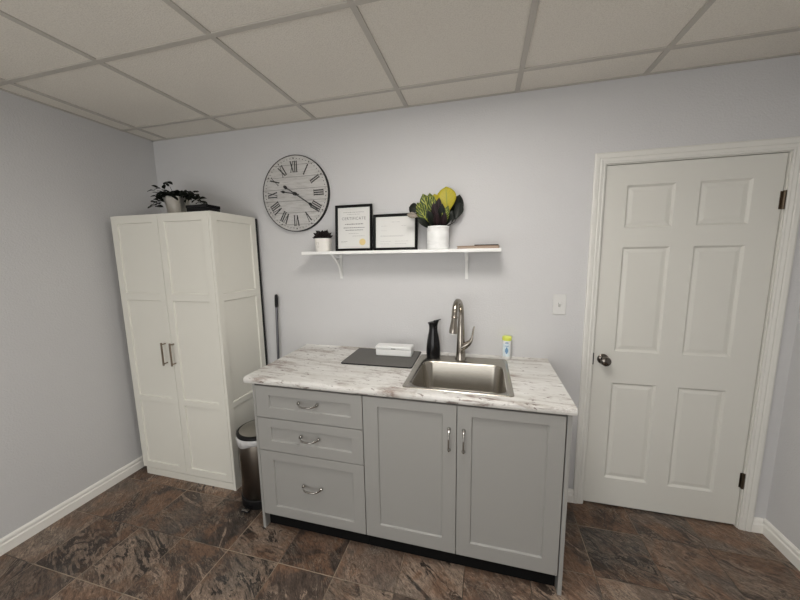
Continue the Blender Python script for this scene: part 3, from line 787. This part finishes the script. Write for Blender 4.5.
# notebook lying at right end
t = thing('notebook', 'thin brown notebook lying flat at the right end of the shelf', 'notebook', (2.44, -.09, SZ))
mtx = Matrix.Translation((2.446, -.088, SZ+.0005)) @ Matrix.Rotation(R(-3), 4, 'Z')
b = B(); box(b, -.118, .118, -.062, .062, 0, .0025); box(b, -.118, .118, -.062, .062, .0135, .016); box(b, -.118, .118, .059, .062, .0025, .0135); b.transform(mtx); obj('cover', b, m_brown, t, bevel=.0008)
b = B(); box(b, -.114, .114, -.058, .0588, .0027, .0133); b.transform(mtx); obj('pages', b, mat('tan_pages', (.42, .33, .26), .8), t)
b = B(); box(b, -.02, .112, -.06, .055, .0163, .0215); b.transform(mtx @ Matrix.Rotation(R(2), 4, 'Z')); pn = obj('booklet', b, m_black, origin=(2.47, -.088, SZ+.0165), bevel=.001)
tag(pn, 'small black booklet lying on the brown notebook', 'booklet')

# ------------------------------------------------------------------ clock
CKX, CKZ, CR = 1.2165, 1.9875, .2535
t = thing('wall_clock', 'large round wall clock with whitewashed plank face and Roman numerals', 'clock', (CKX, 0, CKZ))
def wm(rings): return rings
def disc(b, r_, y0, y1, n=96, r1=None):
    r1 = r1 or r_
    loft(b, [[(CKX+q*math.cos(2*math.pi*i/n), y, CKZ+q*math.sin(2*math.pi*i/n)) for i in range(n)] for q, y in ((r_, y0), (r1, y1))])
b = B(); disc(b, CR-.004, -.001, -.020); obj('face', b, m_plank, t, smooth=40)
b = B(); n = 96; rings = []
for q, y in ((CR-.004, -.019), (CR-.004, -.026), (CR-.002, -.027), (CR, -.025), (CR, -.001), (CR-.003, -.001), (CR-.004, -.019)):
    rings.append([(CKX+q*math.cos(2*math.pi*i/n), y, CKZ+q*math.sin(2*math.pi*i/n)) for i in range(n)])
loft(b, rings, (False, False)); bmesh.ops.remove_doubles(b, verts=b.verts[:], dist=1e-6); obj('rim', b, m_black, t, smooth=40)
def dial(b, u0, v0, u1, v1, th, ang, y=-.0212):
    """stroke from (u0,v0) to (u1,v1) on the dial turned clockwise by ang"""
    a, c = Vector((u0, v0)), Vector((u1, v1)); d = (c-a).normalized(); nrm = Vector((-d.y, d.x))*th/2
    ca, sa = math.cos(ang), math.sin(ang); vs = []
    for yy in (y, -.0199):
        for p in (a-nrm, c-nrm, c+nrm, a+nrm):
            vs.append(b.verts.new((CKX+p.x*ca+p.y*sa, yy, CKZ-p.x*sa+p.y*ca)))
    for f in ((0,1,2,3), (7,6,5,4), (0,4,5,1), (1,5,6,2), (2,6,7,3), (3,7,4,0)): b.faces.new([vs[i] for i in f])
NUM = ['XII', 'I', 'II', 'III', 'IIII', 'V', 'VI', 'VII', 'VIII', 'IX', 'X', 'XI']
wdt = {'I': .014, 'V': .030, 'X': .030}
hN = .070; r0 = .143; r1_ = r0+hN
for h, s_ in enumerate(NUM):
    b = B(); ang = 2*math.pi*h/12; tot = sum(wdt[c] for c in s_); x = -tot/2
    for c in s_:
        w_ = wdt[c]; m_ = x+w_/2
        if c == 'I':
            dial(b, m_, r0, m_, r1_, .0075, ang)
            for z_ in (r0, r1_): dial(b, m_-.0065, z_, m_+.0065, z_, .003, ang)
        elif c == 'V':
            dial(b, x+.005, r1_, m_, r0, .0080, ang); dial(b, x+w_-.005, r1_, m_, r0, .0035, ang)
            for q in (x+.005, x+w_-.005): dial(b, q-.005, r1_, q+.005, r1_, .003, ang)
        else:
            dial(b, x+.005, r1_, x+w_-.005, r0, .0080, ang); dial(b, x+w_-.005, r1_, x+.005, r0, .0035, ang)
            for q in (x+.005, x+w_-.005):
                for z_ in (r0, r1_): dial(b, q-.005, z_, q+.005, z_, .003, ang)
        x += w_
    obj('numeral', b, m_black, t)
b = B()
for i in range(60):
    a = 2*math.pi*i/60; l_ = .0055 if i % 5 else .010
    dial(b, 0, .2275, 0, .2275+l_, .0042 if i % 5 else .0065, a)
obj('minute_marks', b, m_black, t)
def hand(name, ang, L_, blob, tail, y, wd):
    b = B(); dial(b, 0, -tail, 0, L_, wd, ang, y)
    def blobf(v, r_):
        ca, sa = math.cos(ang), math.sin(ang)
        loft(b, [[(CKX+r_*.8*math.cos(q)*ca+(v+r_*1.25*math.sin(q))*sa, yy, CKZ-r_*.8*math.cos(q)*sa+(v+r_*1.25*math.sin(q))*ca) for q in [2*math.pi*k/20 for k in range(20)]] for yy in (y, y+.0012)])
    for v, r_ in blob: blobf(v, r_)
    obj(name, b, m_black, t)
hand('hour_hand', R(281), .112, [(.092, .0115), (0, .015)], .03, -.0240, .0062)
hand('minute_hand', R(123.5), .200, [(.138, .0125), (-.085, .0135), (0, .013)], .085, -.0262, .0058)
b = B(); disc(b, .007, -.020, -.0278, 20); obj('hand_hub', b, m_black, t, smooth=40)
b = B(); disc(b, CR-.0042, -.0290, -.0300, 96); obj('cover_glass', b, m_glass, t)

# ------------------------------------------------------------------ on the wardrobe
t = thing('trailing_plant', 'dark trailing plant in a silver pot on top of the wardrobe', 'potted plant', (.455, -.27, WH))
cx, cy = .470, -.262
b = B(); lathe(b, cx, cy, [(.054, WH+.0005), (.056, WH+.004), (.076, WH+.112), (.080, WH+.116), (.080, WH+.124), (.074, WH+.124), (.072, WH+.10)], 40); obj('pot', b, m_gilt, t, smooth=40)
b = B(); lathe(b, cx, cy, [(.0715, WH+.10), (.072, WH+.110), (.001, WH+.114)], 24); obj('soil', b, m_soil, t)
rnd = random.Random(11)
vines = []
for (ex, ey, ez, hz) in ((-.12, -.05, .125, .05), (-.13, .02, .150, .05), (-.10, -.08, .06, .05), (.14, -.04, .11, .05), (.19, .03, .085, .06), (.22, -.02, .07, .07),
                         (.05, -.09, .12, .05), (-.05, -.09, .12, .05), (.10, .05, .15, .05), (-.08, .06, .15, .05), (-.19, .0, .185, .06), (-.12, .02, .225, .08), (.0, .02, .16, .03), (-.13, -.03, .10, .04), (.16, -.07, .12, .05)):
    vines.append(bez((cx+ex*.15, cy+ey*.15, WH+.11), (cx+ex*.35, cy+ey*.4, WH+.11+hz), (cx+ex*.8, cy+ey*.8, WH+ez+hz*.6), (cx+ex, cy+ey, WH+ez), 9))
for v_ in vines:
    b = B(); tube(b, v_, .0013, 5); obj('stem', b, m_dgreen, t)
b = B()
for k, v_ in enumerate(vines):
    lo = 6 if k in (10, 11) else 2
    for i in range(lo, len(v_)):
        for s in range(1 if k in (10, 11) else 2):
            az = rnd.uniform(0, 6.28); d = Vector((math.cos(az), math.sin(az)*.8, rnd.uniform(-.7, .35))).normalized()
            L_ = rnd.uniform(.030, .052)
            leaf(b, v_[i], v_[i]+d*L_, L_*.62, (rnd.uniform(-.4, .4), -.5, .8), bulge=.2, n=5)
fo = obj('foliage', b, m_dgreen, t, smooth=180); fo['kind'] = 'stuff'; sd = fo.modifiers.new('s', 'SOLIDIFY'); sd.thickness = .0008
t = thing('black_box', 'flat black box on top of the wardrobe, right of the silver pot', 'box', (.67, -.27, WH))
bx('base', (.606, .768, -.325, -.215, WH+.0005, WH+.040), m_black, t, bevel=.002)
bx('lid', (.604, .770, -.327, -.213, WH+.0405, WH+.060), m_blackg, t, bevel=.002)
